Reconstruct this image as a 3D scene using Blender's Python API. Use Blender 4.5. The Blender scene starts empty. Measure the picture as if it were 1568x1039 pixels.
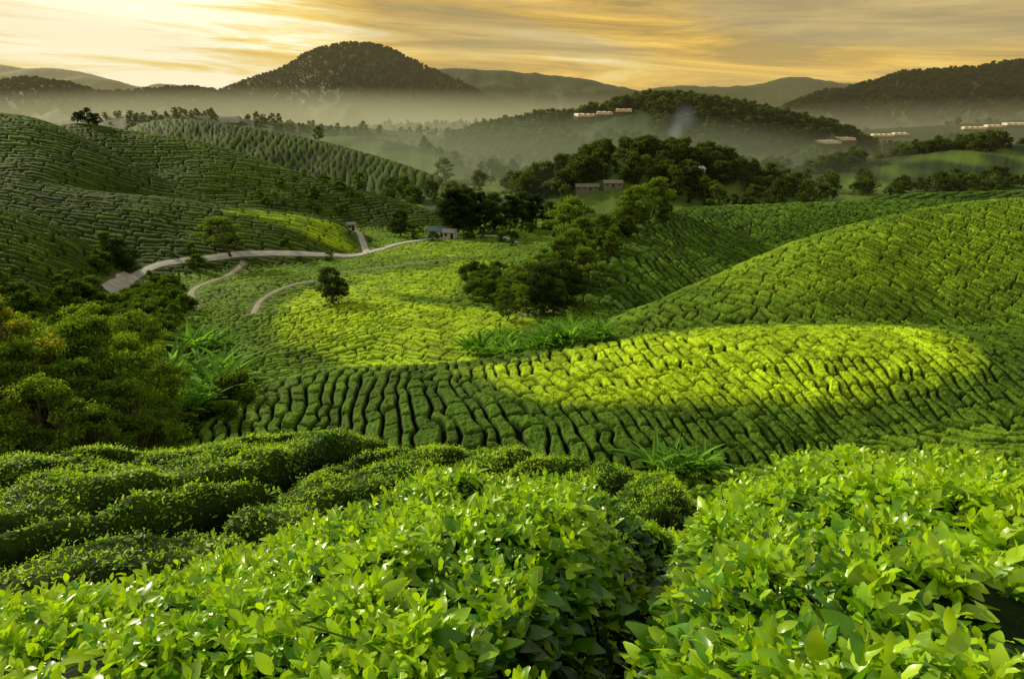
import bpy, math, time
import numpy as np
from mathutils import Vector
T0=time.time()
rng=np.random.default_rng(7)
scene=bpy.context.scene
# ------------------------------------------------------------------ survey frame
PITCH=math.radians(18.5); LENS=24.0
F=LENS/36*1568; cp,sp=math.cos(PITCH),math.sin(PITCH)
def be(u,v):
    """sight line -> (x/y bearing, z/y elevation) in world axes"""
    xc=(np.asarray(u,float)-784)/F; yc=-(np.asarray(v,float)-519.5)/F
    y=cp+yc*sp
    return xc/y,(-sp+yc*cp)/y
# ------------------------------------------------------------------ noise
def hsh(i,j,s=0):
    n=np.sin(i*127.1+j*311.7+s*74.7)*43758.5453
    return n-np.floor(n)
def vnoise(x,y,s=0):
    i=np.floor(x);j=np.floor(y);fx=x-i;fy=y-j
    fx=fx*fx*(3-2*fx);fy=fy*fy*(3-2*fy)
    a=hsh(i,j,s);b=hsh(i+1,j,s);c=hsh(i,j+1,s);d=hsh(i+1,j+1,s)
    return (a*(1-fx)+b*fx)*(1-fy)+(c*(1-fx)+d*fx)*fy
def fbm(x,y,o=3,s=0):
    t=0;a=.5;n=0
    for k in range(o):
        t=t+a*vnoise(x,y,s+k*3);n+=a;x=x*2.03+5.1;y=y*2.03+1.7;a*=.5
    return t/n
# ------------------------------------------------------------------ hills
BG=np.linspace(-1.5,1.5,1501)
LAY=[]
def layer(name,pts,mf,mb,r,ends='',sm=.012,noise=0,ns=1,dv=0):
    p=np.array(pts,float)
    b,e=be(p[:,0],p[:,1]+dv); d=p[:,2]; z=e*d
    o=np.argsort(b); b,d,z=b[o],d[o],z[o]
    dg=np.interp(BG,b,d); zg=np.interp(BG,b,z)
    if 'L' in ends: zg=zg-np.clip(b[0]-BG,0,9)*dg*.6
    if 'R' in ends: zg=zg-np.clip(BG-b[-1],0,9)*dg*.6
    w=int(max(1,sm/.002*2)); k=np.exp(-.5*(np.arange(-3*w,3*w+1)/w)**2);k/=k.sum()
    pad=3*w
    f=lambda a:np.convolve(np.pad(a,pad,mode='edge'),k,'valid')
    LAY.append(dict(name=name,d=f(dg),z=f(zg),mf=mf,mb=mb,r=r,noise=noise,ns=ns))
layer('N',[(-400,1035,1.6),(0,975,1.9),(100,945,2.0),(200,925,2.2),(350,885,2.5),(430,850,2.7),(500,820,2.9),(600,772,3.2),(700,748,3.4),(800,742,3.5),(880,752,3.5),(950,778,3.5),(1050,782,3.3),(1130,765,3.2),(1200,738,3.2),(1300,716,3.2),(1400,713,3.2),(1500,716,3.2),(1568,728,3.2),(1900,745,3.2)],-.32,-.95,.6,dv=18)
layer('G',[(-300,735,10),(0,708,11),(150,695,12),(260,692,12.5),(330,680,13),(380,668,14),(470,666,14),(560,674,14),(700,686,13),(830,701,12),(950,721,11),(1050,750,9),(1150,790,8),(1568,900,7)],-.2,-1.1,1.6)
layer('B',[(330,650,47),(400,606,54),(500,570,62),(600,566,60),(700,563,60),(800,547,62),(950,518,66),(1100,502,70),(1300,497,74),(1450,502,74),(1568,507,74),(2000,520,74)],.2,-.6,14,'L')
layer('C1',[(860,512,84),(930,492,88),(1000,464,93),(1100,420,101),(1220,367,112),(1350,332,124),(1450,312,134),(1568,302,142),(2000,280,150)],.28,-.6,9,'L')
layer('C2',[(720,470,112),(800,442,122),(880,402,132),(950,355,142),(1010,328,151),(1045,317,156),(1150,314,160),(1250,309,162),(1400,306,164),(1568,303,166),(2000,290,174)],.30,-.4,10,'L')
layer('D1',[(-300,270,120),(0,313,128),(60,330,130),(110,354,131),(150,385,132),(190,420,132)],.45,-.45,5,'R')
layer('D2',[(-300,260,175),(0,272,175),(110,290,176),(230,300,177),(340,314,178),(480,328,184),(545,347,188),(565,368,190)],.34,-.35,6,'R')
layer('D3',[(-300,150,220),(0,172,222),(50,176,222),(100,196,220),(170,232,216),(240,270,210),(330,306,205)],.42,-.55,6,'R')
layer('D4',[(60,200,262),(95,188,262),(130,186,262),(170,196,262),(240,205,262),(300,213,262),(380,236,260),(450,262,256),(520,281,250),(600,303,243),(680,328,235)],.40,-.5,7,'LR')
layer('D5',[(190,196,400),(230,182,400),(270,180,400),(330,186,400),(420,200,395),(480,212,390),(540,228,380),(600,245,370),(650,262,360),(720,290,345)],.36,-.4,12,'LR')
layer('D6',[(440,214,620),(520,208,620),(580,212,600),(640,225,580),(700,250,540)],.3,-.4,15,'LR',noise=.1,ns=60)
layer('D7',[(150,180,900),(250,176,900),(350,180,880),(450,190,860),(550,196,860),(640,204,850),(720,215,820)],.25,-.4,20,'LR',noise=.12,ns=80)
layer('W2',[(540,200,1300),(620,190,1300),(700,193,1250),(760,188,1200),(830,186,1200),(900,190,1200)],.25,-.3,20,'LR',noise=.12,ns=90)
layer('R0',[(1290,312,230),(1340,300,232),(1400,295,235),(1568,291,240),(1900,280,250)],.3,-.4,8,'L')
layer('E1',[(735,318,330),(800,296,332),(870,262,335),(950,238,338),(1050,248,338),(1110,262,335),(1160,282,330),(1230,305,325)],.38,-.4,10,'LR')
layer('E3',[(1180,296,430),(1240,268,440),(1300,252,450),(1400,238,450),(1480,228,450),(1568,222,450),(1900,190,470)],.3,-.4,14,'L',noise=.08,ns=70)
layer('E2',[(700,212,700),(760,196,700),(830,183,700),(880,184,700),(940,166,700),(1000,152,700),(1060,156,700),(1150,172,700),(1220,188,700),(1300,205,700)],.42,-.4,18,'LR',noise=.12,ns=60)
layer('E4',[(1130,210,900),(1230,204,900),(1350,198,900),(1480,190,900),(1568,184,900),(1900,172,900)],.22,-.3,20,'L',noise=.07,ns=110)
layer('F1',[(260,172,2300),(300,158,2300),(340,137,2300),(400,119,2250),(440,106,2250),(480,80,2200),(515,69,2200),(550,67,2200),(590,76,2200),(650,101,2200),(700,125,2250),(750,147,2300),(790,166,2300)],.42,-.4,40,'LR',noise=.22,ns=260,sm=.006,dv=2)
layer('F5',[(-300,120,1800),(0,126,1800),(60,122,1800),(110,130,1800),(140,141,1800),(200,139,1800),(300,133,1800),(340,142,1800),(430,156,1800),(560,175,1800)],.3,-.4,40,'R',noise=.2,ns=220,sm=.006,dv=5)
layer('F2',[(560,130,3000),(640,112,3000),(690,105,3000),(740,106,3000),(800,111,3000),(870,119,3000),(940,131,3000),(1000,142,3000),(1080,150,3000)],.35,-.4,60,'LR',noise=.2,ns=300,sm=.004)
layer('F3',[(940,150,3600),(1010,135,3600),(1050,132,3600),(1100,135,3600),(1150,130,3600),(1200,120,3600),(1240,119,3600),(1290,130,3600),(1370,134,3600),(1500,140,3600)],.35,-.4,60,'LR',noise=.2,ns=300,sm=.004)
layer('F4',[(1180,172,1500),(1220,157,1500),(1260,143,1500),(1330,131,1500),(1380,114,1500),(1450,111,1500),(1500,104,1500),(1568,96,1500),(1900,80,1500)],.38,-.4,30,'L',noise=.25,ns=170,sm=.006,dv=5)
layer('F6',[(-300,90,6000),(0,100,6000),(60,107,6000),(130,111,6000),(170,121,6000),(210,135,6000),(245,129,6000),(280,131,6000),(330,145,6000),(420,160,6000)],.3,-.4,90,'R',noise=.15,ns=600,sm=.004)
VD=np.log([.4,14,30,45,75,95,125,155,190,215,270,500,1000,9500])
VZ=np.array([-7,-14,-20,-23.8,-28.6,-30.1,-31.8,-33.0,-34.6,-35.2,-37.5,-43,-46,-46.])
NAMES=['V']+[l['name'] for l in LAY]; ID={n:i for i,n in enumerate(NAMES)}
def H0(b,d,want_id=False):
    b,d=np.broadcast_arrays(np.asarray(b,float),np.asarray(d,float))
    if b.ndim==0: return float(H0(b[None],d[None])[0])
    x=b*d
    z=np.interp(np.log(d),VD,VZ)+np.where(d>25,.9*(fbm(x/22+9,d/22,2)-.5)*2,0)+np.clip((d-380)/400,0,1)*40*(fbm(x/170,d/170+3,4,5)-.5)
    best=z.copy(); lid=np.zeros(z.shape,np.int16)
    fi=np.clip((b+1.5)/3*1500,0,1499.999); i0=fi.astype(np.int32); ft=fi-i0
    for k,l in enumerate(LAY):
        dc=l['d'][i0]*(1-ft)+l['d'][i0+1]*ft; zc=l['z'][i0]*(1-ft)+l['z'][i0+1]*ft
        if l['name'] in('F2','F3','F4','F5','F1','F6'): zc=zc+.007*dc*(fbm(x/(.035*dc),k*3.+x*0,4,k)-.5)
        t=d-dc
        a=(l['mf']+l['mb'])/2; c=(l['mf']-l['mb'])/2
        zl=zc+a*t-c*(np.sqrt(t*t+l['r']**2)-l['r'])
        if l['noise']:
            sel=np.abs(t)<dc*.6
            if sel.any():
                dep=np.clip(np.abs(t[sel])*.35,0,200)
                n=1-np.abs(2*fbm(x[sel]/l['ns']+k*7,d[sel]/(l['ns']*1.6),4,k)-1)*2
                zl[sel]+= (n-.35)*dep*l['noise']*2
        elif l['name'] in('C2','C1','D3','D4','D5','B','D2'):
            zl=zl+.05*np.clip(-t,0,60)*(np.sin(x/11+ d/25)+.6*np.sin(x/5.3-d/13+1))*.45
        m=zl>best; lid[m]=k+1; best=np.where(m,zl,best)
        kk=.015*d; h=np.clip(.5+.5*(zl-z)/kk,0,1)
        z=z*(1-h)+zl*h+kk*h*(1-h)
    return (z,lid) if want_id else z
def hit(u,v,dmin=16,dmax=6000):
    b,e=be(u,v)
    D=np.exp(np.linspace(math.log(dmin),math.log(dmax),3000))
    h=H0(np.full(D.shape,float(b)),D)-e*D
    w=np.where(h>=0)[0]
    i=w[0] if len(w) else int(np.argmax(h/D))
    return float(b*D[i]),float(D[i]),float(h[i]+e*D[i])
def hits(pts,dmin=16,dmax=6000): return np.array([hit(u,v,dmin,dmax) for u,v in pts])
def inpoly(x,y,P):
    r=np.zeros(x.shape,bool); n=len(P)
    bb=(x>P[:,0].min())&(x<P[:,0].max())&(y>P[:,1].min())&(y<P[:,1].max())
    xs,ys=x[bb],y[bb]; q=np.zeros(xs.shape,bool); j=n-1
    for i in range(n):
        xi,yi,xj,yj=P[i,0],P[i,1],P[j,0],P[j,1]
        q^=((yi>ys)!=(yj>ys))&(xs<(xj-xi)*(ys-yi)/(yj-yi+1e-9)+xi); j=i
    r[bb]=q; return r
def dpath(x,y,P,lim=30):
    r=np.full(x.shape,99.)
    bb=(x>P[:,0].min()-lim)&(x<P[:,0].max()+lim)&(y>P[:,1].min()-lim)&(y<P[:,1].max()+lim)
    xs,ys=x[bb],y[bb]; q=np.full(xs.shape,99.)
    for i in range(len(P)-1):
        ax,ay=P[i,:2]; dx,dy=P[i+1,:2]-P[i,:2]; L=dx*dx+dy*dy+1e-9
        t=np.clip(((xs-ax)*dx+(ys-ay)*dy)/L,0,1)
        q=np.minimum(q,np.hypot(xs-ax-t*dx,ys-ay-t*dy))
    r[bb]=q; return r
# ------------------------------------------------------------------ roads (world polylines)
def smooth_path(P,n=140):
    P=P[:,:2]; s=np.r_[0,np.cumsum(np.hypot(*np.diff(P,axis=0).T))]
    t=np.linspace(0,s[-1],n); Q=np.c_[np.interp(t,s,P[:,0]),np.interp(t,s,P[:,1])]
    k=np.hanning(17);k/=k.sum()
    for _ in range(2):
        for c in range(2):
            q=np.convolve(np.pad(Q[:,c],8,mode='edge'),k,'valid'); q[0],q[-1]=Q[0,c],Q[-1,c]; Q[:,c]=q
    return Q
R_main=smooth_path(hits([(165,446),(188,434),(208,420),(228,406),(268,400),(320,396),(380,388),(440,388),(500,391),(545,391),(580,382),(610,372),(660,365),(720,361),(765,360),(790,372)],60),180)
R_side=smooth_path(hits([(562,388),(557,372),(549,356),(538,342)],100),60)
R_path1=smooth_path(hits([(300,470),(290,450),(300,437),(340,424),(362,415),(372,402)],80),60)
R_path2=smooth_path(hits([(388,480),(395,462),(420,445),(450,434),(480,430)],80),60)
R_path3=smooth_path(hits([(800,482),(825,479),(850,472)],84),40)
R_path4=smooth_path(hits([(500,418),(560,412),(640,402),(700,396)],90),60)
ROADS=[(R_main,2.4),(R_side,1.9),(R_path1,1.2),(R_path2,1.0),(R_path3,1.2),(R_path4,.8)]
# ------------------------------------------------------------------ field plots; last two are sunlit areas painted as yellow
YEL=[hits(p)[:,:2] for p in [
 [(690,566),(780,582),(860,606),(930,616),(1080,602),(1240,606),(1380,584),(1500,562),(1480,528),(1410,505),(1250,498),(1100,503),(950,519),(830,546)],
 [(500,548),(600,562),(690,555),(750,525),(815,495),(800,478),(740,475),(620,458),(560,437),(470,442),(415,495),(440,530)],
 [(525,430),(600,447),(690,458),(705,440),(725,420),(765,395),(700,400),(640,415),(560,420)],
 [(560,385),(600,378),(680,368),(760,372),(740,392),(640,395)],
 [(345,318),(440,328),(530,350),(545,385),(505,378),(440,350),(390,338)],  # sunlit strip on the left hill, painted into the colour
 [(1060,420),(1240,372),(1400,330),(1568,312),(1568,420),(1300,440),(1120,460)]]]  # sunlit upper part of the right hill, painted brighter
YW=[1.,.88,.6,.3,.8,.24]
def soft(x,y,P,r):
    t=0
    for k in range(9):
        a=k*2.4; rr=r*math.sqrt((k+.5)/9); t=t+inpoly(x+rr*math.cos(a),y+rr*math.sin(a),P)
    return t/9.
# ------------------------------------------------------------------ tea rows
def tea(x,y,ang,w,l,bev,seed=0,wav=1.):
    """plucked tea tables: flat-topped cells split by narrow dark gaps"""
    c,s=math.cos(ang),math.sin(ang)
    p=x*c-y*s; q=x*s+y*c
    p=p+w*2.2*wav*(vnoise(p/14+seed,q/11,seed)-.5)+w*.75*min(1,wav+.2)*(vnoise(p/2.3,q/1.6,seed+1)-.5)
    P=p/w; i=np.floor(P); f=P-i
    e0=.32*(hsh(i,0*i,seed)-.5); e1=.32*(hsh(i+1,0*i,seed)-.5)
    pe=np.minimum(f-e0,1+e1-f)*w
    low=f<e0; hi=f>1+e1
    i=np.where(low,i-1,np.where(hi,i+1,i)); pe=np.abs(pe)
    q2=q+.6*(vnoise(p/.9,q/.9,seed+5)-.5)
    Q=q2/l+hsh(i,0*i+3,seed); j=np.floor(Q); g=Q-j
    g0=.6*(hsh(i,j,seed+2)-.5); g1=.6*(hsh(i,j+1,seed+2)-.5)
    ee=np.abs(np.minimum(g-g0,1+g1-g)*l)
    gapw=.02+.10*hsh(i,j,seed+3)
    a=np.clip((pe-.08)/bev,0,1); bb=np.clip((ee-gapw*.6)/(bev*.8),0,1)
    m=np.sqrt(1-(1-a)**2)*np.sqrt(1-(1-bb)**2)
    cid=hsh(i*1.7,j*2.3,seed+9)
    return m,cid
R_=math.radians
TEA={ # ang,w,l,bevel,height,wav
 'N':(0,50,90,.3,0,1),'G':(R_(30),1.25,9,.42,.95,1),'B':(R_(-12),1.16,2.6,.20,.78,1.4),'C1':(R_(-42),1.35,2.9,.26,.95,1.5),
 'C2':(R_(-30),1.4,3.2,.30,1.0,1.4),'V':(R_(-62),1.3,3.2,.28,.8,1.3),'D1':(R_(60),1.5,5,.40,.95,.7),'D2':(R_(86),1.7,6,.5,1.0,.5),
 'D3':(R_(72),2.0,8,.6,1.15,.4),'D4':(R_(66),2.1,8,.65,1.15,.4),'D5':(R_(50),2.6,10,1.0,1.1,.4),'R0':(R_(60),3,12,1.2,1.2,.5)}
FOREST={'E1','E2','E3','E4','F1','F2','F3','F4','F5','F6','D6','D7','W2'}
GAP=np.array([(.20,1.35),(.28,1.7),(.45,2.2),(.68,2.8),(.95,3.5),(1.15,4.3)])
def surface(b,d):
    z,lid=H0(b,d,True); x=b*d; y=d
    n=z.shape
    m=np.ones(n); cid=np.full(n,.5); col=np.zeros(n+(3,))
    add=np.zeros(n)
    big=fbm(x/30,y/30,3,4); sm=fbm(x/3,y/3,2,8); md_=fbm(x/9,y/9,3,14)
    ylw=np.zeros(n)
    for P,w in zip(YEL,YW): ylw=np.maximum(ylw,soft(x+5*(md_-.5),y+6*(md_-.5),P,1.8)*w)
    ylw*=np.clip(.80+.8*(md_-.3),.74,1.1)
    for nm,(ang,w,l,bev,h,wav) in TEA.items():
        s=lid==ID[nm]
        if nm=='V': s=s&(d<250)
        if nm=='N' or not s.any(): continue
        mm,cc=tea(x[s],y[s],ang,w,l,bev,ID[nm]+3,wav)
        if nm=='V':
            s2=(x[s]<-18)&(y[s]<110)
            m2,c2=tea(x[s],y[s],.9,1.4,2.2,.4,5); mm=np.where(s2,m2,mm)
        m[s]=mm; cid[s]=cc; add[s]=(mm-1)*h+.24*(cc-.5)
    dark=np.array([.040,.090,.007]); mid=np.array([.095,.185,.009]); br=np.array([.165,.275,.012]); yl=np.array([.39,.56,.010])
    t=np.clip(big*1.8-.4,0,1)[...,None]
    col[:]=dark*(1-t)+mid*t
    s=np.isin(lid,[ID['N'],ID['G']]); col[s]=mid*.8
    s=np.isin(lid,[ID['C1'],ID['V']]); col[s]=col[s]*.6+br*.5  # right hill's near flank brightened in colour as if lit; valley shares tint
    s=lid==ID['C2']; col[s]*=.85  # right hill's back flank tinted darker, its shade painted in
    s=np.isin(lid,[ID['D1'],ID['D2'],ID['D3'],ID['D4'],ID['D5']]); col[s]=col[s]*.62+np.array([.014,.010,0])  # left hills darkened and yellowed in colour to look backlit
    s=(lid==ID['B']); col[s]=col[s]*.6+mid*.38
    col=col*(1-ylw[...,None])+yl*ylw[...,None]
    col*=(.68+.5*cid+.6*(sm-.5))[...,None]
    soil_shade=np.array([.007,.011,.003])  # gap soil with shade painted in; bush sides darken towards it
    mk=(np.clip((m-.38)/.58,0,1)**1.3)[...,None]
    col=soil_shade*(1-mk)+col*mk
    fm=np.isin(lid,[ID[k] for k in FOREST])|((lid==0)&(d>=250))
    s=fm
    if s.any():
        fs=np.clip(d[s]/180,1,14)
        n1=vnoise(x[s]/(2.2*fs),y[s]/(3.0*fs),11); n2=vnoise(x[s]/(.9*fs),y[s]/(1.3*fs),12)
        tt=fbm(x[s]/60,y[s]/60,3,6)
        fc=np.array([.026,.042,.012]); fg=np.array([.085,.135,.018])
        near=np.clip((tt-.43)/.08,0,1)*np.clip((900-d[s])/450,0,1)
        add[s]+=(n1*.7+n2*.4)*np.where(d[s]<1100,1.0,4.5)*(1-.7*near)
        col[s]=(fc+(fg-fc)*near[:,None])*(.75+.5*(n1*.6+n2*.4))[:,None]
    for P,w in ROADS:
        dd=dpath(x,y,P)
        k=np.clip((dd-w*.5)/1.5,0,1)
        add=np.where(dd<w*.5+1.5,add*k-.10*(1-k),add)
        dk=np.clip(1-(dd-w*.5)/1.,0,1)[...,None]
        col=col*(1-dk)+np.array([.11,.12,.045])*dk
    s=lid==ID['N']
    if s.any():
        xs,ys=x[s],y[s]
        g=np.exp(-(dpath(xs,ys,GAP)/.14)**2)*.75*np.clip((ys-1.2)/.6,0,1)
        add[s]+= -g+.20*(vnoise(xs/.5,ys/.5,21)-.5)+.20*(vnoise(xs/.22,ys/.22,22)-.5)
        col[s]=np.array([.010,.026,.004])  # ground under the near leaves painted dark, for shade inside the bush
    s=(lid==ID['G'])
    if s.any(): add[s]+=.26*(vnoise(x[s]/.5,y[s]/.5,23)-.5); col[s]*=.4
    s=np.isin(lid,[ID[k] for k in('B','C1','C2','V','D1')])
    add[s]+=.15*(vnoise(x[s]/.38,y[s]/.38,24)-.5)*m[s]+.11*(vnoise(x[s]/.17,y[s]/.17,25)-.5)
    return z+add,lid,m,col,ylw
def geo(a,b,r): return np.exp(np.arange(math.log(a),math.log(b),math.log(r)))
DD=np.r_[geo(.45,18,1.010),geo(18,40,1.005),geo(40,270,1.0029),geo(270,9000,1.010)]
BB=np.linspace(-1.1,1.1,1400)
Bm,Dm=np.meshgrid(BB,DD)
Z=np.zeros(Bm.shape);LID=np.zeros(Bm.shape,np.int16);M=np.zeros(Bm.shape);COL=np.zeros(Bm.shape+(3,))
for i in range(0,len(DD),200):
    s=slice(i,i+200); Z[s],LID[s],M[s],COL[s],_=surface(Bm[s],Dm[s])
print('terrain eval',time.time()-T0,Z.shape)
logD=np.log(DD)
def samp(x,y):
    """bilinear height, nearest layer/mask/colour"""
    b=x/y; fj=np.clip((b-BB[0])/(BB[1]-BB[0]),0,len(BB)-1.001); fi=np.clip(np.interp(np.log(y),logD,np.arange(len(DD))),0,len(DD)-1.001)
    i=fi.astype(int);j=fj.astype(int);a=fi-i;c=fj-j
    z=(Z[i,j]*(1-a)+Z[i+1,j]*a)*(1-c)+(Z[i,j+1]*(1-a)+Z[i+1,j+1]*a)*c
    ii=np.rint(fi).astype(int);jj=np.rint(fj).astype(int)
    return z,LID[ii,jj],M[ii,jj],COL[ii,jj]
# ------------------------------------------------------------------ mesh helpers
def mesh_from(name,V,Q,col=None,mats=(),mi=None,smooth=True):
    me=bpy.data.meshes.new(name); V=np.ascontiguousarray(V,np.float32); Q=np.ascontiguousarray(Q,np.int32)
    nv,nq=len(V),len(Q)
    me.vertices.add(nv); me.vertices.foreach_set('co',V.ravel())
    me.loops.add(nq*4); me.loops.foreach_set('vertex_index',Q.ravel())
    me.polygons.add(nq); me.polygons.foreach_set('loop_start',np.arange(0,nq*4,4,dtype=np.int32))
    me.polygons.foreach_set('loop_total',np.full(nq,4,np.int32))
    if mi is not None: me.polygons.foreach_set('material_index',np.ascontiguousarray(mi,np.int32))
    me.polygons.foreach_set('use_smooth',np.full(nq,smooth,bool))
    if col is not None:
        at=me.attributes.new('col','FLOAT_COLOR','POINT')
        c=np.ones((nv,4),np.float32); c[:,:3]=col; at.data.foreach_set('color',c.ravel())
    for m in mats: me.materials.append(m)
    me.update(calc_edges=True)
    return me
def obj(name,me,parent=None,link=True):
    o=bpy.data.objects.new(name,me)
    if link: scene.collection.objects.link(o)
    if parent: o.parent=parent
    return o
# ------------------------------------------------------------------ materials
def newmat(name):
    m=bpy.data.materials.new(name); m.use_nodes=True; nt=m.node_tree; nt.nodes.clear()
    return m,nt,nt.nodes,nt.links
def mat_ground():
    m,nt,N,L=newmat('tea_hillside')
    o=N.new('ShaderNodeOutputMaterial'); p=N.new('ShaderNodeBsdfPrincipled'); a=N.new('ShaderNodeAttribute'); a.attribute_name='col'
    g=N.new('ShaderNodeNewGeometry'); n=N.new('ShaderNodeTexNoise'); n.inputs['Scale'].default_value=5; n.inputs['Detail'].default_value=6; n.inputs['Roughness'].default_value=.75
    L.new(g.outputs['Position'],n.inputs['Vector'])
    mr=N.new('ShaderNodeMapRange'); mr.inputs['From Min'].default_value=.35; mr.inputs['From Max'].default_value=.65; mr.inputs['To Min'].default_value=.4; mr.inputs['To Max'].default_value=1.55
    L.new(n.outputs['Fac'],mr.inputs['Value'])
    mx=N.new('ShaderNodeVectorMath'); mx.operation='SCALE'; L.new(a.outputs['Color'],mx.inputs[0]); L.new(mr.outputs[0],mx.inputs['Scale'])
    L.new(mx.outputs[0],p.inputs['Base Color']); p.inputs['Roughness'].default_value=.8; p.inputs['Specular IOR Level'].default_value=.08
    bp=N.new('ShaderNodeBump'); bp.inputs['Strength'].default_value=.7; bp.inputs['Distance'].default_value=.15; L.new(n.outputs['Fac'],bp.inputs['Height']); L.new(bp.outputs[0],p.inputs['Normal'])
    L.new(p.outputs[0],o.inputs[0]); return m
def mat_leaf(name,rough=.35,spec=.5,trans=.4,tcol=(1.5,1.35,.5)):
    m,nt,N,L=newmat(name)
    o=N.new('ShaderNodeOutputMaterial'); p=N.new('ShaderNodeBsdfPrincipled'); a=N.new('ShaderNodeAttribute'); a.attribute_name='col'
    L.new(a.outputs['Color'],p.inputs['Base Color']); p.inputs['Roughness'].default_value=rough; p.inputs['Specular IOR Level'].default_value=spec
    t=N.new('ShaderNodeBsdfTranslucent'); v=N.new('ShaderNodeVectorMath'); v.operation='MULTIPLY'; v.inputs[1].default_value=tcol
    L.new(a.outputs['Color'],v.inputs[0]); L.new(v.outputs[0],t.inputs['Color'])
    x=N.new('ShaderNodeMixShader'); x.inputs[0].default_value=trans; L.new(p.outputs[0],x.inputs[1]); L.new(t.outputs[0],x.inputs[2]); L.new(x.outputs[0],o.inputs[0])
    return m
def mat_plain(name,c,rough=.8,nscale=6,amt=.35,spec=.3):
    m,nt,N,L=newmat(name)
    o=N.new('ShaderNodeOutputMaterial'); p=N.new('ShaderNodeBsdfPrincipled'); n=N.new('ShaderNodeTexNoise'); n.inputs['Scale'].default_value=nscale; n.inputs['Detail'].default_value=5
    g=N.new('ShaderNodeNewGeometry'); L.new(g.outputs['Position'],n.inputs['Vector'])
    r=N.new('ShaderNodeValToRGB'); r.color_ramp.elements[0].position=.3; r.color_ramp.elements[1].position=.7
    r.color_ramp.elements[0].color=[k*(1-amt) for k in c]+[1]; r.color_ramp.elements[1].color=[min(1,k*(1+amt)) for k in c]+[1]
    L.new(n.outputs['Fac'],r.inputs[0]); L.new(r.outputs[0],p.inputs['Base Color']); p.inputs['Roughness'].default_value=rough; p.inputs['Specular IOR Level'].default_value=spec
    L.new(p.outputs[0],o.inputs[0]); return m
GROUND=mat_ground()
TEALEAF=mat_leaf('tea_leaf',.30,.42,.36,(1.5,1.4,.4))
TEASMALL=mat_leaf('tea_leaf_small',.5,.22,.4,(1.55,1.45,.4))
TREELEAF=mat_leaf('tree_leaf',.7,.08,.45,(1.6,1.5,.5))
BARK=mat_plain('bark',(.10,.075,.05),.9,8)
TWIG=mat_plain('green_twig',(.05,.06,.02),.9,8)
ROADM=mat_plain('road_surface',(.36,.34,.29),.85,.6,.2)
PATHM=mat_plain('gravel_path',(.22,.22,.12),.9,1.5,.25)
WHITE=mat_plain('white_paint',(.5,.5,.47),.6,2,.1)
BLUE=mat_plain('blue_roof_sheet',(.08,.12,.18),.5,2,.15)
GREY=mat_plain('grey_roof_sheet',(.17,.165,.14),.6,2,.15)
GLASS=mat_plain('dark_window',(.02,.025,.03),.2,2,.1,.6)
PLAST=mat_plain('greenhouse_film',(.74,.60,.42),.4,.3,.2,.5)
DIRT=mat_plain('cut_earth',(.09,.075,.035),.9,.2,.3)
# ------------------------------------------------------------------ terrain object
nr,nc=Z.shape
V=np.stack([Bm*Dm,Dm,Z],-1).reshape(-1,3)
ii=np.arange(nr*nc).reshape(nr,nc)
Q=np.stack([ii[:-1,:-1],ii[:-1,1:],ii[1:,1:],ii[1:,:-1]],-1).reshape(-1,4)
obj('terrain',mesh_from('terrain',V,Q,COL.reshape(-1,3),[GROUND]))
del V,Q
print('terrain',time.time()-T0)
# ------------------------------------------------------------------ roads
def ribbon(name,P,w,mat,lift=.05):
    t=np.gradient(P,axis=0); t/=np.linalg.norm(t,axis=1)[:,None]; n=np.c_[-t[:,1],t[:,0]]
    K=np.linspace(-.5,.5,5); rows=[]
    for k in K:
        q=P+n*(k*w*(1+.3*(vnoise(P[:,0]/2,P[:,1]/2,int(k*8)+4)-.5)))[...,None]
        z=H0(q[:,0]/q[:,1],q[:,1])
        rows.append(np.c_[q,z+lift-.16*abs(k)])
    V=np.stack(rows,1).reshape(-1,3); m=len(K); ii=np.arange(len(V)).reshape(-1,m)
    Q=np.stack([ii[:-1,:-1],ii[:-1,1:],ii[1:,1:],ii[1:,:-1]],-1).reshape(-1,4)
    obj(name,mesh_from(name,V,Q,None,[mat]))
ribbon('road',R_main,2.4,ROADM); ribbon('road',R_side,1.9,ROADM,.08)
for P,w in ROADS[2:]: ribbon('footpath',P,w,PATHM,.0)
# ------------------------------------------------------------------ leaf builder
def unit(a): return a/(np.linalg.norm(a,axis=-1,keepdims=True)+1e-9)
def leaf_template(ns,width=.4,fold=.12,droop=.25,curl=0.):
    """pointed blade, base at origin, along +Y, unit length"""
    s=np.linspace(0,1,ns+1); w=width*.5*np.sin(np.pi*np.clip(s,0.03,.97)**.95)**.75
    z=-droop*s**2
    V=[];Q=[]
    for k in range(ns+1):
        wv=curl*math.sin(k*2.1)
        V+=[(-w[k],s[k],z[k]+fold*w[k]*2+wv*w[k]),(0,s[k],z[k]),(w[k],s[k],z[k]+fold*w[k]*2-wv*w[k])]
    for k in range(ns):
        a=k*3
        Q+=[(a,a+1,a+4,a+3),(a+1,a+2,a+5,a+4)]
    return np.array(V),np.array(Q)
def place_leaves(P,A,Nn,S,C,tmpl):
    TV,TQ=tmpl; A=unit(A); s=unit(np.cross(A,Nn)); n=np.cross(s,A)
    V=P[:,None]+S[:,None,None]*(TV[None,:,0,None]*s[:,None]+TV[None,:,1,None]*A[:,None]+TV[None,:,2,None]*n[:,None])
    k=len(TV); Qs=(TQ[None]+np.arange(len(P))[:,None,None]*k).reshape(-1,4)
    return V.reshape(-1,3),Qs,np.repeat(C,k,axis=0)
def joinm(parts):
    Vs,Qs,Cs=[],[],[];o=0
    for v,q,c in parts: Vs.append(v);Qs.append(q+o);Cs.append(c);o+=len(v)
    return np.concatenate(Vs),np.concatenate(Qs),np.concatenate(Cs)
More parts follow.
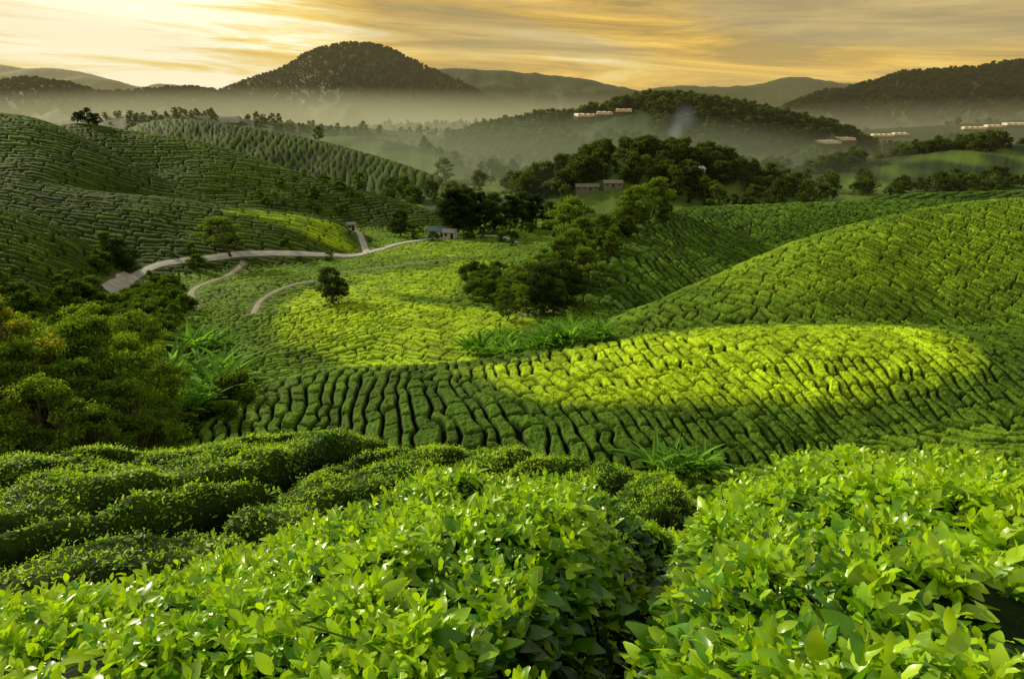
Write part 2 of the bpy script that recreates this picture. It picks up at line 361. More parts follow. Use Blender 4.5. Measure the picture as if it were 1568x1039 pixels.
YOUNG=np.array([.35,.55,.014]);MATURE=np.array([.014,.058,.007]);MIDL=np.array([.10,.27,.009])
def shoots(xs,ys,zs,nl,size,tms,bright=0.,tone=None):
    n=len(xs); parts=[]
    if tone is None: tone=fbm(xs/.5,ys/.5,2,31)
    tone=tone+.35*(rng.random(n)-.5)+bright
    tilt=rng.normal(0,.34,(n,3)); tilt[:,2]=1; ax=unit(tilt)
    ph=rng.random(n)*6.28
    hgt=.01+.10*rng.random(n)**1.5
    ssz=rng.uniform(.6,1.3,n)
    for k in range(nl):
        f=k/(nl-1.)
        th=ph+k*2.4+rng.normal(0,.35,n)
        el=np.radians(66-80*f)+rng.normal(0,.32,n)
        rad=np.stack([np.cos(th),np.sin(th),0*th],1)
        A=rad*np.cos(el)[:,None]+ax*np.sin(el)[:,None]
        Nn=-rad*np.sin(el)[:,None]+ax*np.cos(el)[:,None]+rng.normal(0,.38,(n,3))
        P=np.c_[xs,ys,zs]+ax*((hgt*(1-f*1.2))-.06*f*rng.random(n))[:,None]+rad*(.012*f)
        S=size*ssz*(.45+.62*min(1,f*1.6))*rng.uniform(.7,1.3,n)
        w=np.clip((1-f)*1.05+ (tone-.5)*1.8+rng.normal(0,.16,n),0,1)[:,None]
        C=np.where(w>.5,MIDL*(1-(w-.5)*2)+YOUNG*(w-.5)*2,MATURE*(1-w*2)+MIDL*w*2)*rng.uniform(.75,1.25,n)[:,None]
        tm=tms[k%len(tms)]
        parts.append(place_leaves(P,A,Nn,S,C,tm))
    return joinm(parts)
n=27000
y=.55+4.2*rng.random(n)**.66; x=(rng.random(n)*2-1)*1.0*y
z,lid,m,c=samp(x,y)
keep=(lid==ID['N']); x,y,z=x[keep],y[keep],z[keep]
hb=vnoise(x/.22,y/.22,22)
keep=(dpath(x,y,GAP)>.06+.06*rng.random(len(x)))&(fbm(x/.2,y/.2,2,61)>.27)&(rng.random(len(x))<.35+hb*1.2); x,y,z,hb=x[keep],y[keep],z[keep],hb[keep]
print('near shoots',len(x))
v1=shoots(x,y,z,6,.072,[leaf_template(5,.50,.12,.34,.25),leaf_template(5,.54,.06,.14,-.3),leaf_template(5,.46,.2,.55,.1)],bright=-.04,tone=.18+.54*hb+.22*fbm(x/.5,y/.5,2,31))  # tone follows the bumps: leaves in hollows painted darker as shaded gaps
obj('tea_bush',mesh_from('tea_bush',*v1[:2],v1[2],[TEALEAF]))
def tube(pts,r0,r1,ns=5):
    pts=np.array(pts,float); k=len(pts); V=[];Q=[]
    for i in range(k):
        t=pts[min(i+1,k-1)]-pts[max(i-1,0)]; t=t/(np.linalg.norm(t)+1e-9)
        a=np.cross(t,(0.3,.9,.2)); a/=np.linalg.norm(a)+1e-9; b2=np.cross(t,a); r=r0+(r1-r0)*i/(k-1)
        for s in range(ns):
            w=2*math.pi*s/ns; V.append(pts[i]+r*(math.cos(w)*a+math.sin(w)*b2))
    for i in range(k-1):
        for s in range(ns):
            Q.append((i*ns+s,i*ns+(s+1)%ns,(i+1)*ns+(s+1)%ns,(i+1)*ns+s))
    return np.array(V),np.array(Q)
parts=[]
for i in range(600):
    if i<90:
        t=rng.random(); gx=np.interp(t,np.linspace(0,1,len(GAP)),GAP[:,0]); gy=np.interp(t,np.linspace(0,1,len(GAP)),GAP[:,1])
    else: gy=.8+2.6*rng.random(); gx=(rng.random()*2-1)*gy*.9
    x0,y0=gx+rng.normal(0,.05),gy+rng.normal(0,.05); sd=rng.normal()
    zz=float(samp(np.array([x0]),np.array([y0]))[0][0])
    hh=rng.uniform(.2,.4) if i<90 else rng.uniform(.08,.16)
    p0=np.array([x0,y0,zz-.1]); p2=p0+np.array([sd*.08,rng.normal(0,.06),hh])
    p1=(p0+p2)/2+rng.normal(0,.02,3)
    v,q=tube([p0,p1,p2],.004,.002); parts.append((v,q,np.zeros((len(v),3))))
v,q,c=joinm(parts); obj('tea_bush_stems',mesh_from('tea_bush_stems',v,q,None,[TWIG]))
n=62000
y=4.0+13.5*rng.random(n)**.75; x=-13.5+ (16.5)*rng.random(n)
z,lid,m,c=samp(x,y)
keep=(lid==ID['G'])&(m>.45)&(np.abs(x/y)<1.0); x,y,z,m=x[keep],y[keep],z[keep],m[keep]
print('hedge shoots',len(x))
v1=shoots(x,y,z,4,.072,[leaf_template(2,.5,.15,.25)],bright=.13)
obj('tea_hedge_rows',mesh_from('tea_hedge_rows',*v1[:2],v1[2],[TEASMALL]))
n=520000
d=np.exp(math.log(28)+(math.log(165)-math.log(28))*rng.random(n)**1.0); b=-.85+1.7*rng.random(n); x=b*d; y=d
z,lid,m,c=samp(x,y)
keep=np.isin(lid,[ID[k] for k in('B','C1','C2','V','D1')])&(m>.92)
for P,w in ROADS: keep&=dpath(x,y,P)>w*.5+.8
x,y,z,c,d=x[keep],y[keep],z[keep],c[keep],d[keep]; n=len(x); print('hill leaves',n)
A=rng.normal(0,1,(n,3)); A[:,2]=np.abs(A[:,2])*.45+.08; Nn=rng.normal(0,.6,(n,3)); Nn[:,2]+=1
S=np.clip(.0016*d,.07,.16)*rng.uniform(.7,1.3,n)
TD=(np.array([(0,0,0),(.25,.5,.05),(0,1,-.1),(-.25,.5,.05)]),np.array([(0,1,2,3)]))
cc=np.clip(c*rng.uniform(.6,1.5,n)[:,None],0,.6)
v1=place_leaves(np.c_[x,y,z-.02],A,Nn,S,cc,TD)
obj('tea_field_foliage',mesh_from('tea_field_foliage',*v1[:2],v1[2],[TEASMALL],smooth=False))
print('leaves',time.time()-T0)
# ------------------------------------------------------------------ trees
def tree_mesh(name,seed,H=10,R=3,nclu=26,lpc=220,leaf=.3,base=.3,colA=(.03,.065,.012),colB=(.10,.17,.02),flat=1.,trunk=True,spread=1.,cs=(.22,.42)):
    r=np.random.default_rng(seed); parts=[]; mi=[]
    def addt(pts,a,b,ns=6):
        v,q=tube(pts,a,b,ns); parts.append((v,q,np.tile([.08,.06,.04],(len(v),1)))); mi.append(np.zeros(len(q)))
    top=np.array([r.normal(0,.05)*H,r.normal(0,.05)*H,H*.8])
    tr=H*.022+.04
    if trunk:
        k=6; path=[np.array([0,0,-.3])]+[top*(i/k)+np.r_[r.normal(0,.02*H,2),0] for i in range(1,k+1)]
        addt(path,tr,tr*.25,7)
    cl=[]
    for i in range(nclu):
        f=base+(1-base)*r.random()**.8
        rr=R*math.sin(math.pi*min(.97,max(.12,(f-base)/(1-base)*.8+.18)))**.6*r.uniform(.35,1.)*spread
        th=r.random()*6.28; c=np.array([math.cos(th)*rr,math.sin(th)*rr,H*f*.93])+np.r_[top[:2]*f,0]
        cl.append((c,R*r.uniform(*cs)))
    if trunk:
        for c,_ in cl[:max(8,nclu//2)]:
            s=top*np.clip(c[2]/H*.62,.15,.8); mid=(s+c)/2+np.r_[r.normal(0,.1*R,2),-.05*H]
            addt([s,mid,c],tr*.4,tr*.1,5)
    A0,B0=np.array(colA),np.array(colB)
    for c,cr in cl:
        n=int(lpc*r.uniform(.6,1.3)); u=unit(r.normal(0,1,(n,3))); rad=cr*r.random(n)**.4
        P=c+u*rad[:,None]*np.array([1.15,1.15,.6*flat])
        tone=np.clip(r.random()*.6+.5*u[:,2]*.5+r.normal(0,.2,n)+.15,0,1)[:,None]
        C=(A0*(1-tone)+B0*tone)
        A=u*.6+r.normal(0,.7,(n,3)); Nn=u+r.normal(0,.5,(n,3))+np.array([0,0,.6])
        v,q,cc=place_leaves(P,A,Nn,leaf*r.uniform(.6,1.3,n),C,(np.array([(0,0,0),(.32,.5,.06),(0,1,-.15),(-.32,.5,.06)]),np.array([(0,1,2,3)])))
        parts.append((v,q,cc)); mi.append(np.ones(len(q)))
    v,q,c=joinm(parts)
    return mesh_from(name,v,q,c,[BARK,TREELEAF],np.concatenate(mi),smooth=False)
def plant_tree(name,me,Hm,u,vtop,d,hmin=1.5,wide=1.):
    b,e=be(u,vtop); x=float(b*d); zb=H0(float(b),float(d)); h=max(hmin,float(e*d)-zb)
    o=obj(name,me); o.location=(x,d,zb-.1); s=h/Hm; o.scale=(s*wide,s*wide,s); o.rotation_euler=(0,0,rng.random()*6.28); return o
NT=[tree_mesh('near_tree_a',1,12,3.7,95,250,.18,.10,(.042,.088,.012),(.20,.31,.02),cs=(.08,.21)),
    tree_mesh('near_tree_b',2,12,3.3,85,250,.18,.15,(.036,.082,.012),(.17,.29,.02),cs=(.08,.21)),
    tree_mesh('near_tree_c',3,12,3.3,85,230,.19,.1,(.05,.07,.011),(.21,.23,.022),cs=(.08,.19))]
MT=[tree_mesh('mid_tree_a',11,12,4.4,44,170,.45,.2,(.010,.026,.008),(.035,.07,.014),cs=(.15,.32)),
    tree_mesh('mid_tree_b',12,12,4.0,44,170,.45,.15,(.018,.036,.009),(.065,.10,.016),cs=(.15,.32)),
    tree_mesh('mid_tree_c',13,12,4.4,34,150,.42,.35,(.05,.09,.014),(.18,.27,.03),cs=(.13,.3)),
    tree_mesh('mid_tree_d',14,12,3.6,40,150,.42,.2,(.04,.075,.014),(.14,.22,.025),cs=(.14,.3))]
for k,(u,vt,d,mi_) in enumerate([(-75,430,33,0),(30,418,31,2),(112,462,33,1),(170,500,36,0),(55,560,26,0),(140,610,27,1),(210,600,33,0),(-40,590,25,1),(205,466,54,0),(120,455,46,0),(90,530,30,1),(-10,500,29,1),(180,560,30,1)]):
    plant_tree('broadleaf_tree',NT[mi_],12,u,vt,d,wide=1.05 if k<8 else 1.15)
for u,vt,d,k in [(345,328,150,2),(248,335,165,3)]: plant_tree('roadside_tree',MT[k],12,u,vt,d,wide=1.5)
for u,vt,d,k in [(697,285,203,0),(715,283,207,1),(735,290,212,0),(757,292,206,1),(780,296,214,0),(800,290,220,1),(822,294,222,0),(842,306,226,1),(690,300,202,1)]: plant_tree('shade_tree',MT[k],12,u,vt,d,wide=1.05)
for u,vt,d,k in [(610,318,200,1),(130,163,262,1),(487,192,395,3),(549,262,248,3),(505,406,112,1),(115,170,262,0),(145,172,263,1),(740,262,420,2),(750,268,400,2),(680,240,420,3),(160,352,134,3),(180,362,134,1)]: plant_tree('round_tree',MT[k],12,u,vt,d,wide=1.3,hmin=2)
for u,vt,d,k in [(775,440,100,3),(795,415,108,3),(820,392,112,2),(835,400,106,1),(855,360,122,3),(875,345,128,2),(865,395,112,1),(895,330,134,3),(905,375,118,2),(925,325,138,3),(950,305,142,2),(940,345,128,3),(975,280,146,2),(1000,268,150,2),(990,315,140,3),(1015,300,148,3),(1025,310,150,1),(870,300,175,2),(885,310,165,2),(960,330,136,1),(810,435,104,2),(850,425,105,3),(1010,330,146,1)]:
    plant_tree('slope_tree',MT[k],12,u,vt,d,wide=1.2)
# ------------------------------------------------------------------ buildings
def box(parts,x0,x1,y0,y1,z0,z1):
    v=np.array([(x0,y0,z0),(x1,y0,z0),(x1,y1,z0),(x0,y1,z0),(x0,y0,z1),(x1,y0,z1),(x1,y1,z1),(x0,y1,z1)])
    q=np.array([(0,3,2,1),(4,5,6,7),(0,1,5,4),(1,2,6,5),(2,3,7,6),(3,0,4,7)]); parts.append((v,q,np.zeros((8,3))))
def partobj(name,parts,mat,parent):
    v,q,c=joinm(parts); return obj(name,mesh_from(name,v,q,None,[mat],smooth=False),parent)
CLEAR=[]
def house(name,u,L,W,Hh,rot,roof,dd,wall=WHITE,up=0):
    b,_=be(u,250); b=float(b); p=(b*dd,dd,H0(b,float(dd))+up); CLEAR.append((p[0],p[1]-L*.3,L*.6+2)); CLEAR.append((p[0],p[1]-L*.9,L*.5))
    e=bpy.data.objects.new(name,None); scene.collection.objects.link(e); e.location=(p[0],p[1],p[2]-.2); e.rotation_euler=(0,0,math.radians(rot))
    a=[];box(a,-L/2,L/2,-W/2,W/2,-1.-up,Hh)
    gv=np.array([(-L/2,-W/2,Hh),(-L/2,W/2,Hh),(-L/2,0,Hh+W*.27),(-L/2,0,Hh+W*.27),(L/2,-W/2,Hh),(L/2,W/2,Hh),(L/2,0,Hh+W*.27),(L/2,0,Hh+W*.27)])
    a.append((gv,np.array([(0,1,2,3),(5,4,6,7)]),np.zeros((8,3)))); partobj('walls',a,wall,e)
    a=[];o=.3
    for s in(-1,1):
        h1=Hh-.27*o; h2=Hh+W*.27+.04
        vv=np.array([(-L/2-o,s*(W/2+o),h1),(L/2+o,s*(W/2+o),h1),(L/2+o,0,h2),(-L/2-o,0,h2)]); vv=np.r_[vv,vv+[0,0,.1]]
        a.append((vv,np.array([(0,3,2,1),(4,5,6,7),(0,1,5,4),(1,2,6,5),(2,3,7,6),(3,0,4,7)]),np.zeros((8,3))))
    partobj('roof',a,roof,e)
    a=[];n=max(2,int(L/2.4))
    for i in range(n):
        cx=-L/2+(i+.5)*L/n
        for s in(-1,1):
            if i==n//2 and s==-1: box(a,cx-.4,cx+.4,s*W/2-.03,s*W/2+.03,.1,min(2.,Hh-.2))
            else: box(a,cx-.4,cx+.4,s*W/2-.03,s*W/2+.03,.9,min(1.8,Hh-.3))
    partobj('windows_and_door',a,GLASS,e); return e
house('farm_house',666,5.2,4,2.,5,BLUE,199)
house('farm_house',686,3.6,3,1.9,-10,GREY,197)
house('wooden_hut',531,1.8,1.6,1.8,10,GREY,186)
house('hill_house',1070,5,4,2.4,15,WHITE,320,up=1)
house('long_bungalow',900,10,4,1.8,3,GREY,304,wall=GREY,up=.8)
house('long_bungalow',940,8,4,1.8,-3,GREY,302,wall=GREY,up=.8)
house('valley_house',360,22,9,4,0,GREY,850)
def greenhouse(u,v,dmin,nb,bw,L,rot):
    p=hit(u,v,dmin,1600); CLEAR.append((p[0],p[1]-22,nb*bw*.6+14)); CLEAR.append((p[0],p[1]-50,nb*bw*.5+8))
    parts=[]
    for k in range(nb):
        x0=(k-nb/2)*bw; s=np.linspace(0,math.pi,9)
        prof=[(x0,0)]+[(x0+bw/2-bw/2*math.cos(t)*.98,1.6+bw*.16*math.sin(t)) for t in s]+[(x0+bw*.98,0)]
        V=[(p_,yy,q) for yy in(-L/2,L/2) for p_,q in prof]; m=len(prof)
        parts.append((np.array(V),np.array([(i,i+1,m+i+1,m+i) for i in range(m-1)]),np.zeros((len(V),3))))
        for yy in(0,1):
            fv=[]; fq=[]
            for i in range(m//2):
                o=len(fv); fv+=[V[yy*m+i],V[yy*m+i+1],V[yy*m+m-2-i],V[yy*m+m-1-i]]; fq.append((o,o+1,o+2,o+3))
            parts.append((np.array(fv),np.array(fq),np.zeros((len(fv),3))))
    vv,q,c=joinm(parts); o=obj('greenhouse',mesh_from('greenhouse',vv,q,None,[PLAST],smooth=False))
    o.location=(p[0],p[1],p[2]+1.8); o.rotation_euler=(math.radians(3),0,math.radians(rot))
    a=[];w=nb*bw/2+1;box(a,-w,w,-L/2-1,L/2+1,-9,-.05); partobj('platform',a,DIRT,o)
for u,v,d,nb,bw,L,r in [(897,181,560,4,5,14,12),(926,178,560,3,5,12,-5),(955,174,560,3,5,10,-9),(1266,222,480,3,6,16,20),(1292,217,500,3,5,14,14),(1350,211,560,4,6,8,0),(1378,209,560,3,6,7,0),(1490,200,560,4,6,8,-8),(1520,197,560,3,6,8,0),(1555,194,560,4,7,10,0),(1110,158,1100,4,9,20,0),(1160,157,1100,5,9,20,0),(795,186,560,3,6,8,0)]:
    greenhouse(u,v,d,nb,bw,L,r)
# ---- instanced masses
def src(name,meshes):
    c=bpy.data.collections.new(name)
    for i,me in enumerate(meshes):
        o=bpy.data.objects.new('%s_%d'%(name,i),me); c.objects.link(o)
    return c
def scatter(name,x,y,z,sc,coll,nk):
    k=np.ones(len(x),bool)
    for cx_,cy_,r_ in CLEAR: k&=np.hypot(x-cx_,y-cy_)>r_
    x,y,z,sc=x[k],y[k],z[k],sc[k]
    n=len(x); me=bpy.data.meshes.new(name); me.vertices.add(n); me.vertices.foreach_set('co',np.c_[x,y,z].astype(np.float32).ravel())
    a=me.attributes.new('sc','FLOAT','POINT'); a.data.foreach_set('value',np.asarray(sc,np.float32))
    a=me.attributes.new('rz','FLOAT','POINT'); a.data.foreach_set('value',(rng.random(n)*6.28).astype(np.float32))
    a=me.attributes.new('pick','INT','POINT'); a.data.foreach_set('value',rng.integers(0,nk,n).astype(np.int32))
    o=obj(name,me); g=bpy.data.node_groups.new(name,'GeometryNodeTree')
    g.interface.new_socket('Geometry',in_out='INPUT',socket_type='NodeSocketGeometry'); g.interface.new_socket('Geometry',in_out='OUTPUT',socket_type='NodeSocketGeometry')
    N,L=g.nodes,g.links; gi=N.new('NodeGroupInput');go=N.new('NodeGroupOutput'); ip=N.new('GeometryNodeInstanceOnPoints'); ci=N.new('GeometryNodeCollectionInfo')
    ci.inputs['Collection'].default_value=coll; ci.inputs['Separate Children'].default_value=True; ci.inputs['Reset Children'].default_value=True
    def at(nm,ty): q=N.new('GeometryNodeInputNamedAttribute'); q.data_type=ty; q.inputs['Name'].default_value=nm; return q.outputs['Attribute']
    cx=N.new('ShaderNodeCombineXYZ'); L.new(at('rz','FLOAT'),cx.inputs[2])
    L.new(gi.outputs[0],ip.inputs['Points']); L.new(ci.outputs[0],ip.inputs['Instance']); ip.inputs['Pick Instance'].default_value=True
    L.new(at('pick','INT'),ip.inputs['Instance Index']); L.new(cx.outputs[0],ip.inputs['Rotation']); L.new(at('sc','FLOAT'),ip.inputs['Scale']); L.new(ip.outputs[0],go.inputs[0])
    md=o.modifiers.new('scatter','NODES'); md.node_group=g; return o
FT=[tree_mesh('forest_tree_%d'%i,30+i,10,3.2+.4*(i%3),16,60,.8,.12,(.030,.050,.012),(.12,.18,.024) if i%2 else (.07,.115,.018)) for i in range(5)]
MF=[tree_mesh('mountain_tree_%d'%i,40+i,10,3.6,9,30,1.5,.12,(.018,.030,.010),(.032,.048,.014),trunk=False) for i in range(3)]
SH=[tree_mesh('shrub_%d'%i,50+i,2.4,1.7,14,90,.28,.02,(.025,.055,.008),(.11,.19,.016),trunk=False) for i in range(3)]
fc=src('forest_tree_source',FT); sc_=src('shrub_source',SH); mf=src('mountain_tree_source',MF)
def sample(names,dlo,dhi,blo,bhi,n,cond=None):
    d=dlo+(dhi-dlo)*rng.random(n)**.7; b=blo+(bhi-blo)*rng.random(n)
    z,lid=H0(b,d,True); k=np.isin(lid,[ID[q] for q in names])
    if cond is not None: k&=cond(b*d,d)
    return (b*d)[k],d[k],z[k]
pts=[sample(['E1'],270,380,-.1,.5,1200,lambda x,y:fbm(x/18,y/18,2,44)>.42),sample(['E2'],520,760,-.15,.6,4500),sample(['E3'],340,500,.2,1.,3200,lambda x,y:fbm(x/40,y/40,2,41)>.55),
     sample(['V'],262,700,-.4,.8,2400,lambda x,y:fbm(x/40,y/40,2,42)>.57),sample(['E4','D6','D7','W2','V'],500,1300,-.8,1.,6500,lambda x,y:fbm(x/50,y/50,2,43)>.48)]
x,y,z=[np.concatenate([p[i] for p in pts]) for i in range(3)]
scatter('forest',x,y,z-.3,rng.uniform(.5,1.25,len(x)),fc,5); print('forest',len(x))
pts=[sample(['F4'],1100,1550,.3,1.,6000),sample(['F1'],1700,2300,-.55,.1,6000),sample(['F5'],1450,1850,-1.,-.2,4000)]
x,y,z=[np.concatenate([p[i] for p in pts]) for i in range(3)]
scatter('mountain_forest',x,y,z,rng.uniform(.8,1.6,len(x)),mf,3)
def polyscatter(pts,n,dmin=16,dmax=900):
    P=hits(pts,dmin,dmax)[:,:2]; lo,hi=P.min(0),P.max(0)
    x=lo[0]+(hi[0]-lo[0])*rng.random(n*3); y=lo[1]+(hi[1]-lo[1])*rng.random(n*3)
    k=inpoly(x,y,P); x,y=x[k][:n],y[k][:n]; return x,y
SX,SY=[],[]
for p,n,dm in [([(750,470),(860,470),(900,420),(1020,340),(1000,310),(900,350),(780,430)],420,90),
            ([(0,440),(150,440),(250,460),(330,560),(370,610),(350,660),(280,680),(0,700)],380,20),
            ([(140,400),(190,385),(210,430),(170,450)],60,100),([(150,455),(280,430),(300,480),(180,480)],60,90),
            ([(700,420),(760,410),(780,460),(730,470)],40,90),([(390,290),(560,285),(560,320),(400,320)],60,200),([(590,352),(860,345),(850,365),(790,352),(600,358)],40,190)]:
    a,b_=polyscatter(p,n,dm); SX.append(a);SY.append(b_)
# verge shrubs along the road
i_=rng.integers(0,len(R_main),70); off=rng.choice([-1,1],70)*rng.uniform(2.6,6,70)
SX.append(R_main[i_,0]+off*.3); SY.append(R_main[i_,1]+off)
x=np.concatenate(SX);y=np.concatenate(SY); k=np.ones(len(x),bool)
for P,w in ROADS: k&=dpath(x,y,P)>w*.5+1.2
x,y=x[k],y[k]; z=H0(x/y,y)
scatter('undergrowth',x,y,z-.2,rng.uniform(.4,1.2,len(x)),sc_,3)
def banana_mesh(seed,nl=11,L=3.0):
    r=np.random.default_rng(seed); parts=[]
    for k in range(nl):
        th=k*2.4+r.normal(0,.3); el=r.uniform(.75,1.4); dr=r.uniform(.25,.8)
        A=np.array([[math.cos(th)*math.cos(el),math.sin(th)*math.cos(el),math.sin(el)]]); Nn=np.array([[-math.cos(th)*math.sin(el),-math.sin(th)*math.sin(el),math.cos(el)]])
        C=np.array([[.12,.26,.03]])*r.uniform(.5,1.6)
        parts.append(place_leaves(np.array([[0,0,.2+.8*r.random()]]),A,Nn,np.array([L*r.uniform(.7,1.1)]),C,leaf_template(8,.14,.35,dr)))
    v,q,c=joinm(parts); return mesh_from('banana_plant',v,q,c,[TREELEAF])
BM=[banana_mesh(i) for i in range(4)]; bc=src('banana_source',BM)
SX,SY=[],[]
for p,n,dm in [([(240,600),(300,530),(360,550),(350,620),(270,670)],75,34),([(705,540),(760,520),(900,505),(940,520),(830,535),(740,548)],110,60),([(820,540),(940,515),(930,500),(830,510)],40,60),([(1000,716),(1080,722),(1100,738),(1000,730)],14,18)]:
    a,b_=polyscatter(p,n,dm); SX.append(a);SY.append(b_)
x=np.concatenate(SX);y=np.concatenate(SY); z=H0(x/y,y)
scatter('banana_plants',x,y,z-.1,rng.uniform(.5,1.1,len(x))*np.where(x<-12,1.35,np.where(y>58,.85,.8)),bc,4)
# ------------------------------------------------------------------ mist (volumes whose own glow stands in for scattered light)
def vol(name,dens,col,soft_=False):
    m,nt,N,L=newmat(name); o=N.new('ShaderNodeOutputMaterial'); a=N.new('ShaderNodeVolumeAbsorption'); a.inputs['Color'].default_value=(0,0,0,1); a.inputs['Density'].default_value=dens
    e=N.new('ShaderNodeEmission'); e.inputs['Color'].default_value=(*col,1); e.inputs['Strength'].default_value=dens  # emission gives the haze its brightness instead of scattered sunlight
    if soft_:
        tc=N.new('ShaderNodeTexCoord'); dt=N.new('ShaderNodeVectorMath'); dt.operation='DOT_PRODUCT'; L.new(tc.outputs['Object'],dt.inputs[0]); L.new(tc.outputs['Object'],dt.inputs[1])
        mm=N.new('ShaderNodeMapRange'); mm.inputs['From Min'].default_value=1; mm.inputs['From Max'].default_value=0; mm.inputs['To Min'].default_value=0; mm.inputs['To Max'].default_value=dens
        L.new(dt.outputs['Value'],mm.inputs['Value']); L.new(mm.outputs[0],a.inputs['Density']); L.new(mm.outputs[0],e.inputs['Strength'])
    s=N.new('ShaderNodeAddShader'); L.new(a.outputs[0],s.inputs[0]); L.new(e.outputs[0],s.inputs[1]); L.new(s.outputs[0],o.inputs['Volume']); return m
a=[];box(a,-9000,9000,260,9500,-60,420); v,q,c=joinm(a); obj('haze',mesh_from('haze',v,q,None,[vol('haze',.00006,(.62,.50,.24))],smooth=False))
import bmesh
def mist(x,y,z,rx,ry,rz,dens,col,rot=0,name='mist',tilt=0):
    bm=bmesh.new(); bmesh.ops.create_uvsphere(bm,u_segments=48,v_segments=24,radius=1); me=bpy.data.meshes.new(name); bm.to_mesh(me); bm.free(); me.materials.append(vol(name,dens,col,True))
    o=obj(name,me); o.location=(x,y,z); o.scale=(rx,ry,rz); o.rotation_euler=(0,math.radians(tilt),math.radians(rot))
mist(-450,1350,-64,1300,620,108,.0022,(.53,.49,.26))
mist(0,540,-55,340,280,58,.0029,(.38,.40,.21))
mist(620,900,-62,720,380,80,.0016,(.41,.38,.20))
mist(96,420,-13,5,5,9,.040,(.40,.43,.40),name='smoke_plume',tilt=12)
mist(101,421,-4,8,7,9,.018,(.40,.43,.40),name='smoke_plume',tilt=30)
# ------------------------------------------------------------------ sky, sun, camera
SUN_AZ=-52; SUN_EL=25
w=bpy.data.worlds.new('World'); scene.world=w; w.use_nodes=True; nt=w.node_tree; nt.nodes.clear(); N,L=nt.nodes,nt.links
out=N.new('ShaderNodeOutputWorld'); sk=N.new('ShaderNodeTexSky'); sk.sky_type='NISHITA'; sk.sun_disc=False; sk.sun_elevation=math.radians(SUN_EL); sk.sun_rotation=math.radians(SUN_AZ%360)
bg1=N.new('ShaderNodeBackground'); bg1.inputs[1].default_value=.08; L.new(sk.outputs[0],bg1.inputs[0])
tc=N.new('ShaderNodeTexCoord'); sep=N.new('ShaderNodeSeparateXYZ'); L.new(tc.outputs['Generated'],sep.inputs[0])
def math_(op,a,b=None,c=None,cl=False):
    n=N.new('ShaderNodeMath'); n.operation=op; n.use_clamp=cl
    for i,s in enumerate((a,b,c)):
        if s is None: continue
        if isinstance(s,(int,float)): n.inputs[i].default_value=s
        else: L.new(s,n.inputs[i])
    return n.outputs[0]
X,Y,ZZ=sep.outputs
def noise(sx,sz,shear,scale,detail,off,dist=.3,rough=.55):
    cx=N.new('ShaderNodeCombineXYZ')
    L.new(math_('MULTIPLY_ADD',X,sx,off),cx.inputs[0]); L.new(math_('MULTIPLY',Y,sx),cx.inputs[1])
    L.new(math_('MULTIPLY',math_('MULTIPLY_ADD',X,shear,ZZ),sz),cx.inputs[2])
    n=N.new('ShaderNodeTexNoise'); n.inputs['Scale'].default_value=scale; n.inputs['Detail'].default_value=detail; n.inputs['Distortion'].default_value=dist; n.inputs['Roughness'].default_value=rough
    L.new(cx.outputs[0],n.inputs['Vector']); return n.outputs['Fac']
def ramp(fac,els):
    r=N.new('ShaderNodeValToRGB'); cr=r.color_ramp
    cr.elements[0].position=els[0][0]; cr.elements[0].color=(*els[0][1],1); cr.elements[1].position=els[-1][0]; cr.elements[1].color=(*els[-1][1],1)
    for p,c in els[1:-1]: e=cr.elements.new(p); e.color=(*c,1)
    L.new(fac,r.inputs[0]); return r.outputs[0]
def mixrgb(f,a,b):
    n=N.new('ShaderNodeMix'); n.data_type='RGBA'; L.new(f,n.inputs[0])
    for i,s in((6,a),(7,b)):
        if isinstance(s,tuple): n.inputs[i].default_value=(*s,1)
        else: L.new(s,n.inputs[i])
    return n.outputs[2]
n1=noise(1,6,.20,1.5,6,4.1,.3,.5); n2=noise(1,13,.05,3.0,9,7.7,.7,.62)
glow=N.new('ShaderNodeVectorMath'); glow.operation='DOT_PRODUCT'; glow.inputs[1].default_value=Vector((-.46,.87,.13)).normalized(); L.new(tc.outputs['Generated'],glow.inputs[0])
g0=math_('MAXIMUM',glow.outputs['Value'],0.)
g=math_('POWER',g0,12); g2=math_('POWER',g0,60)
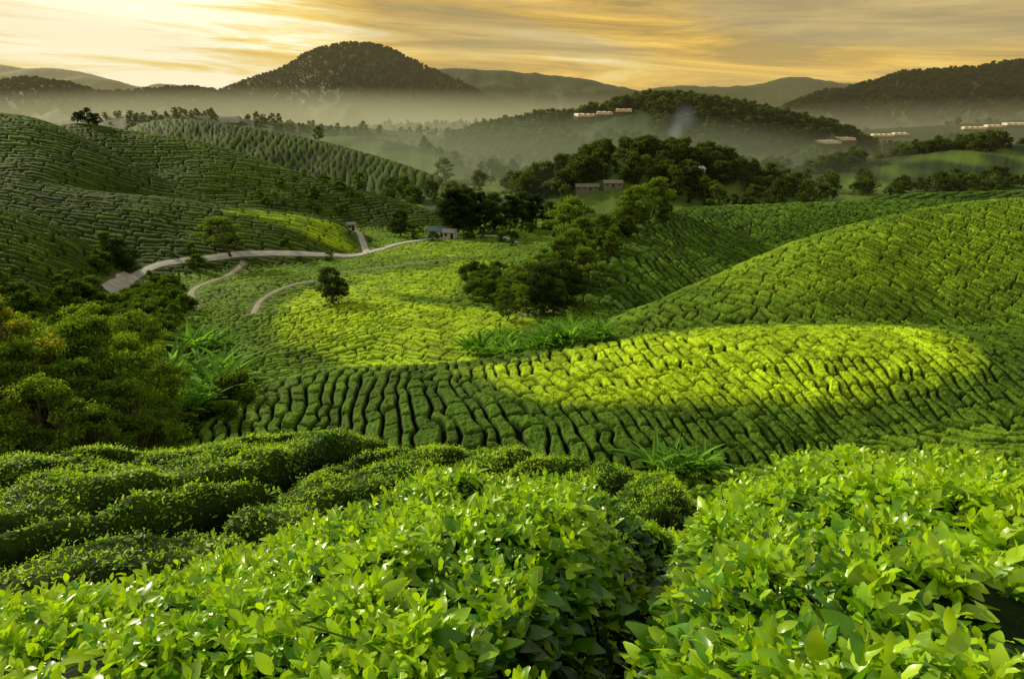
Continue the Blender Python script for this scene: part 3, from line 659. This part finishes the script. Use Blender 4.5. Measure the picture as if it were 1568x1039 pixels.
f2=math_('ADD',math_('MULTIPLY',math_('SUBTRACT',n2,.5),2.8),math_('ADD',math_('MULTIPLY_ADD',g,.52,.22),math_('MULTIPLY',g2,.36)))
gold=ramp(f2,[(0,(.44,.28,.06)),(.22,(.70,.41,.05)),(.45,(.98,.60,.08)),(.68,(1.08,.82,.26)),(1,(1.35,1.25,.90))])
gm=math_('MULTIPLY',math_('SUBTRACT',n1,.50),9.,cl=True)
gm=math_('MULTIPLY',gm,math_('MULTIPLY',math_('SUBTRACT',ZZ,.035),22.,cl=True))
gm=math_('MULTIPLY',gm,math_('SUBTRACT',1.0,math_('MULTIPLY',g,.7)))
cloud=ramp(n2,[(.3,(.30,.24,.12)),(.7,(.58,.46,.22))])
skyc=mixrgb(math_('MULTIPLY',gm,.85),gold,cloud)
mr=N.new('ShaderNodeMapRange'); mr.inputs['From Min'].default_value=.17; mr.inputs['From Max'].default_value=.5; L.new(ZZ,mr.inputs['Value'])
skyc=mixrgb(mr.outputs[0],skyc,(.58,.59,.53))
bg2=N.new('ShaderNodeBackground'); bg2.inputs[1].default_value=1.; L.new(skyc,bg2.inputs[0])
ms=N.new('ShaderNodeMixShader'); ms.inputs[0].default_value=.96; L.new(bg1.outputs[0],ms.inputs[1]); L.new(bg2.outputs[0],ms.inputs[2]); L.new(ms.outputs[0],out.inputs[0])
sl=bpy.data.lights.new('sun','SUN'); sl.energy=5; sl.angle=math.radians(.6); sl.color=(1,.90,.64); so=obj('sun',sl)
az,el=math.radians(SUN_AZ),math.radians(SUN_EL)
so.rotation_euler=Vector((math.sin(az)*math.cos(el),math.cos(az)*math.cos(el),math.sin(el))).to_track_quat('Z','Y').to_euler()
cam=bpy.data.cameras.new('camera'); cam.lens=LENS; cam.sensor_width=36; cam.clip_start=.05; cam.clip_end=20000
co=obj('camera',cam); co.location=(0,0,0); co.rotation_euler=(math.radians(90)-PITCH,0,0); scene.camera=co
scene.view_settings.view_transform='Standard'; scene.view_settings.look='None'; scene.view_settings.exposure=0
print('done',time.time()-T0)
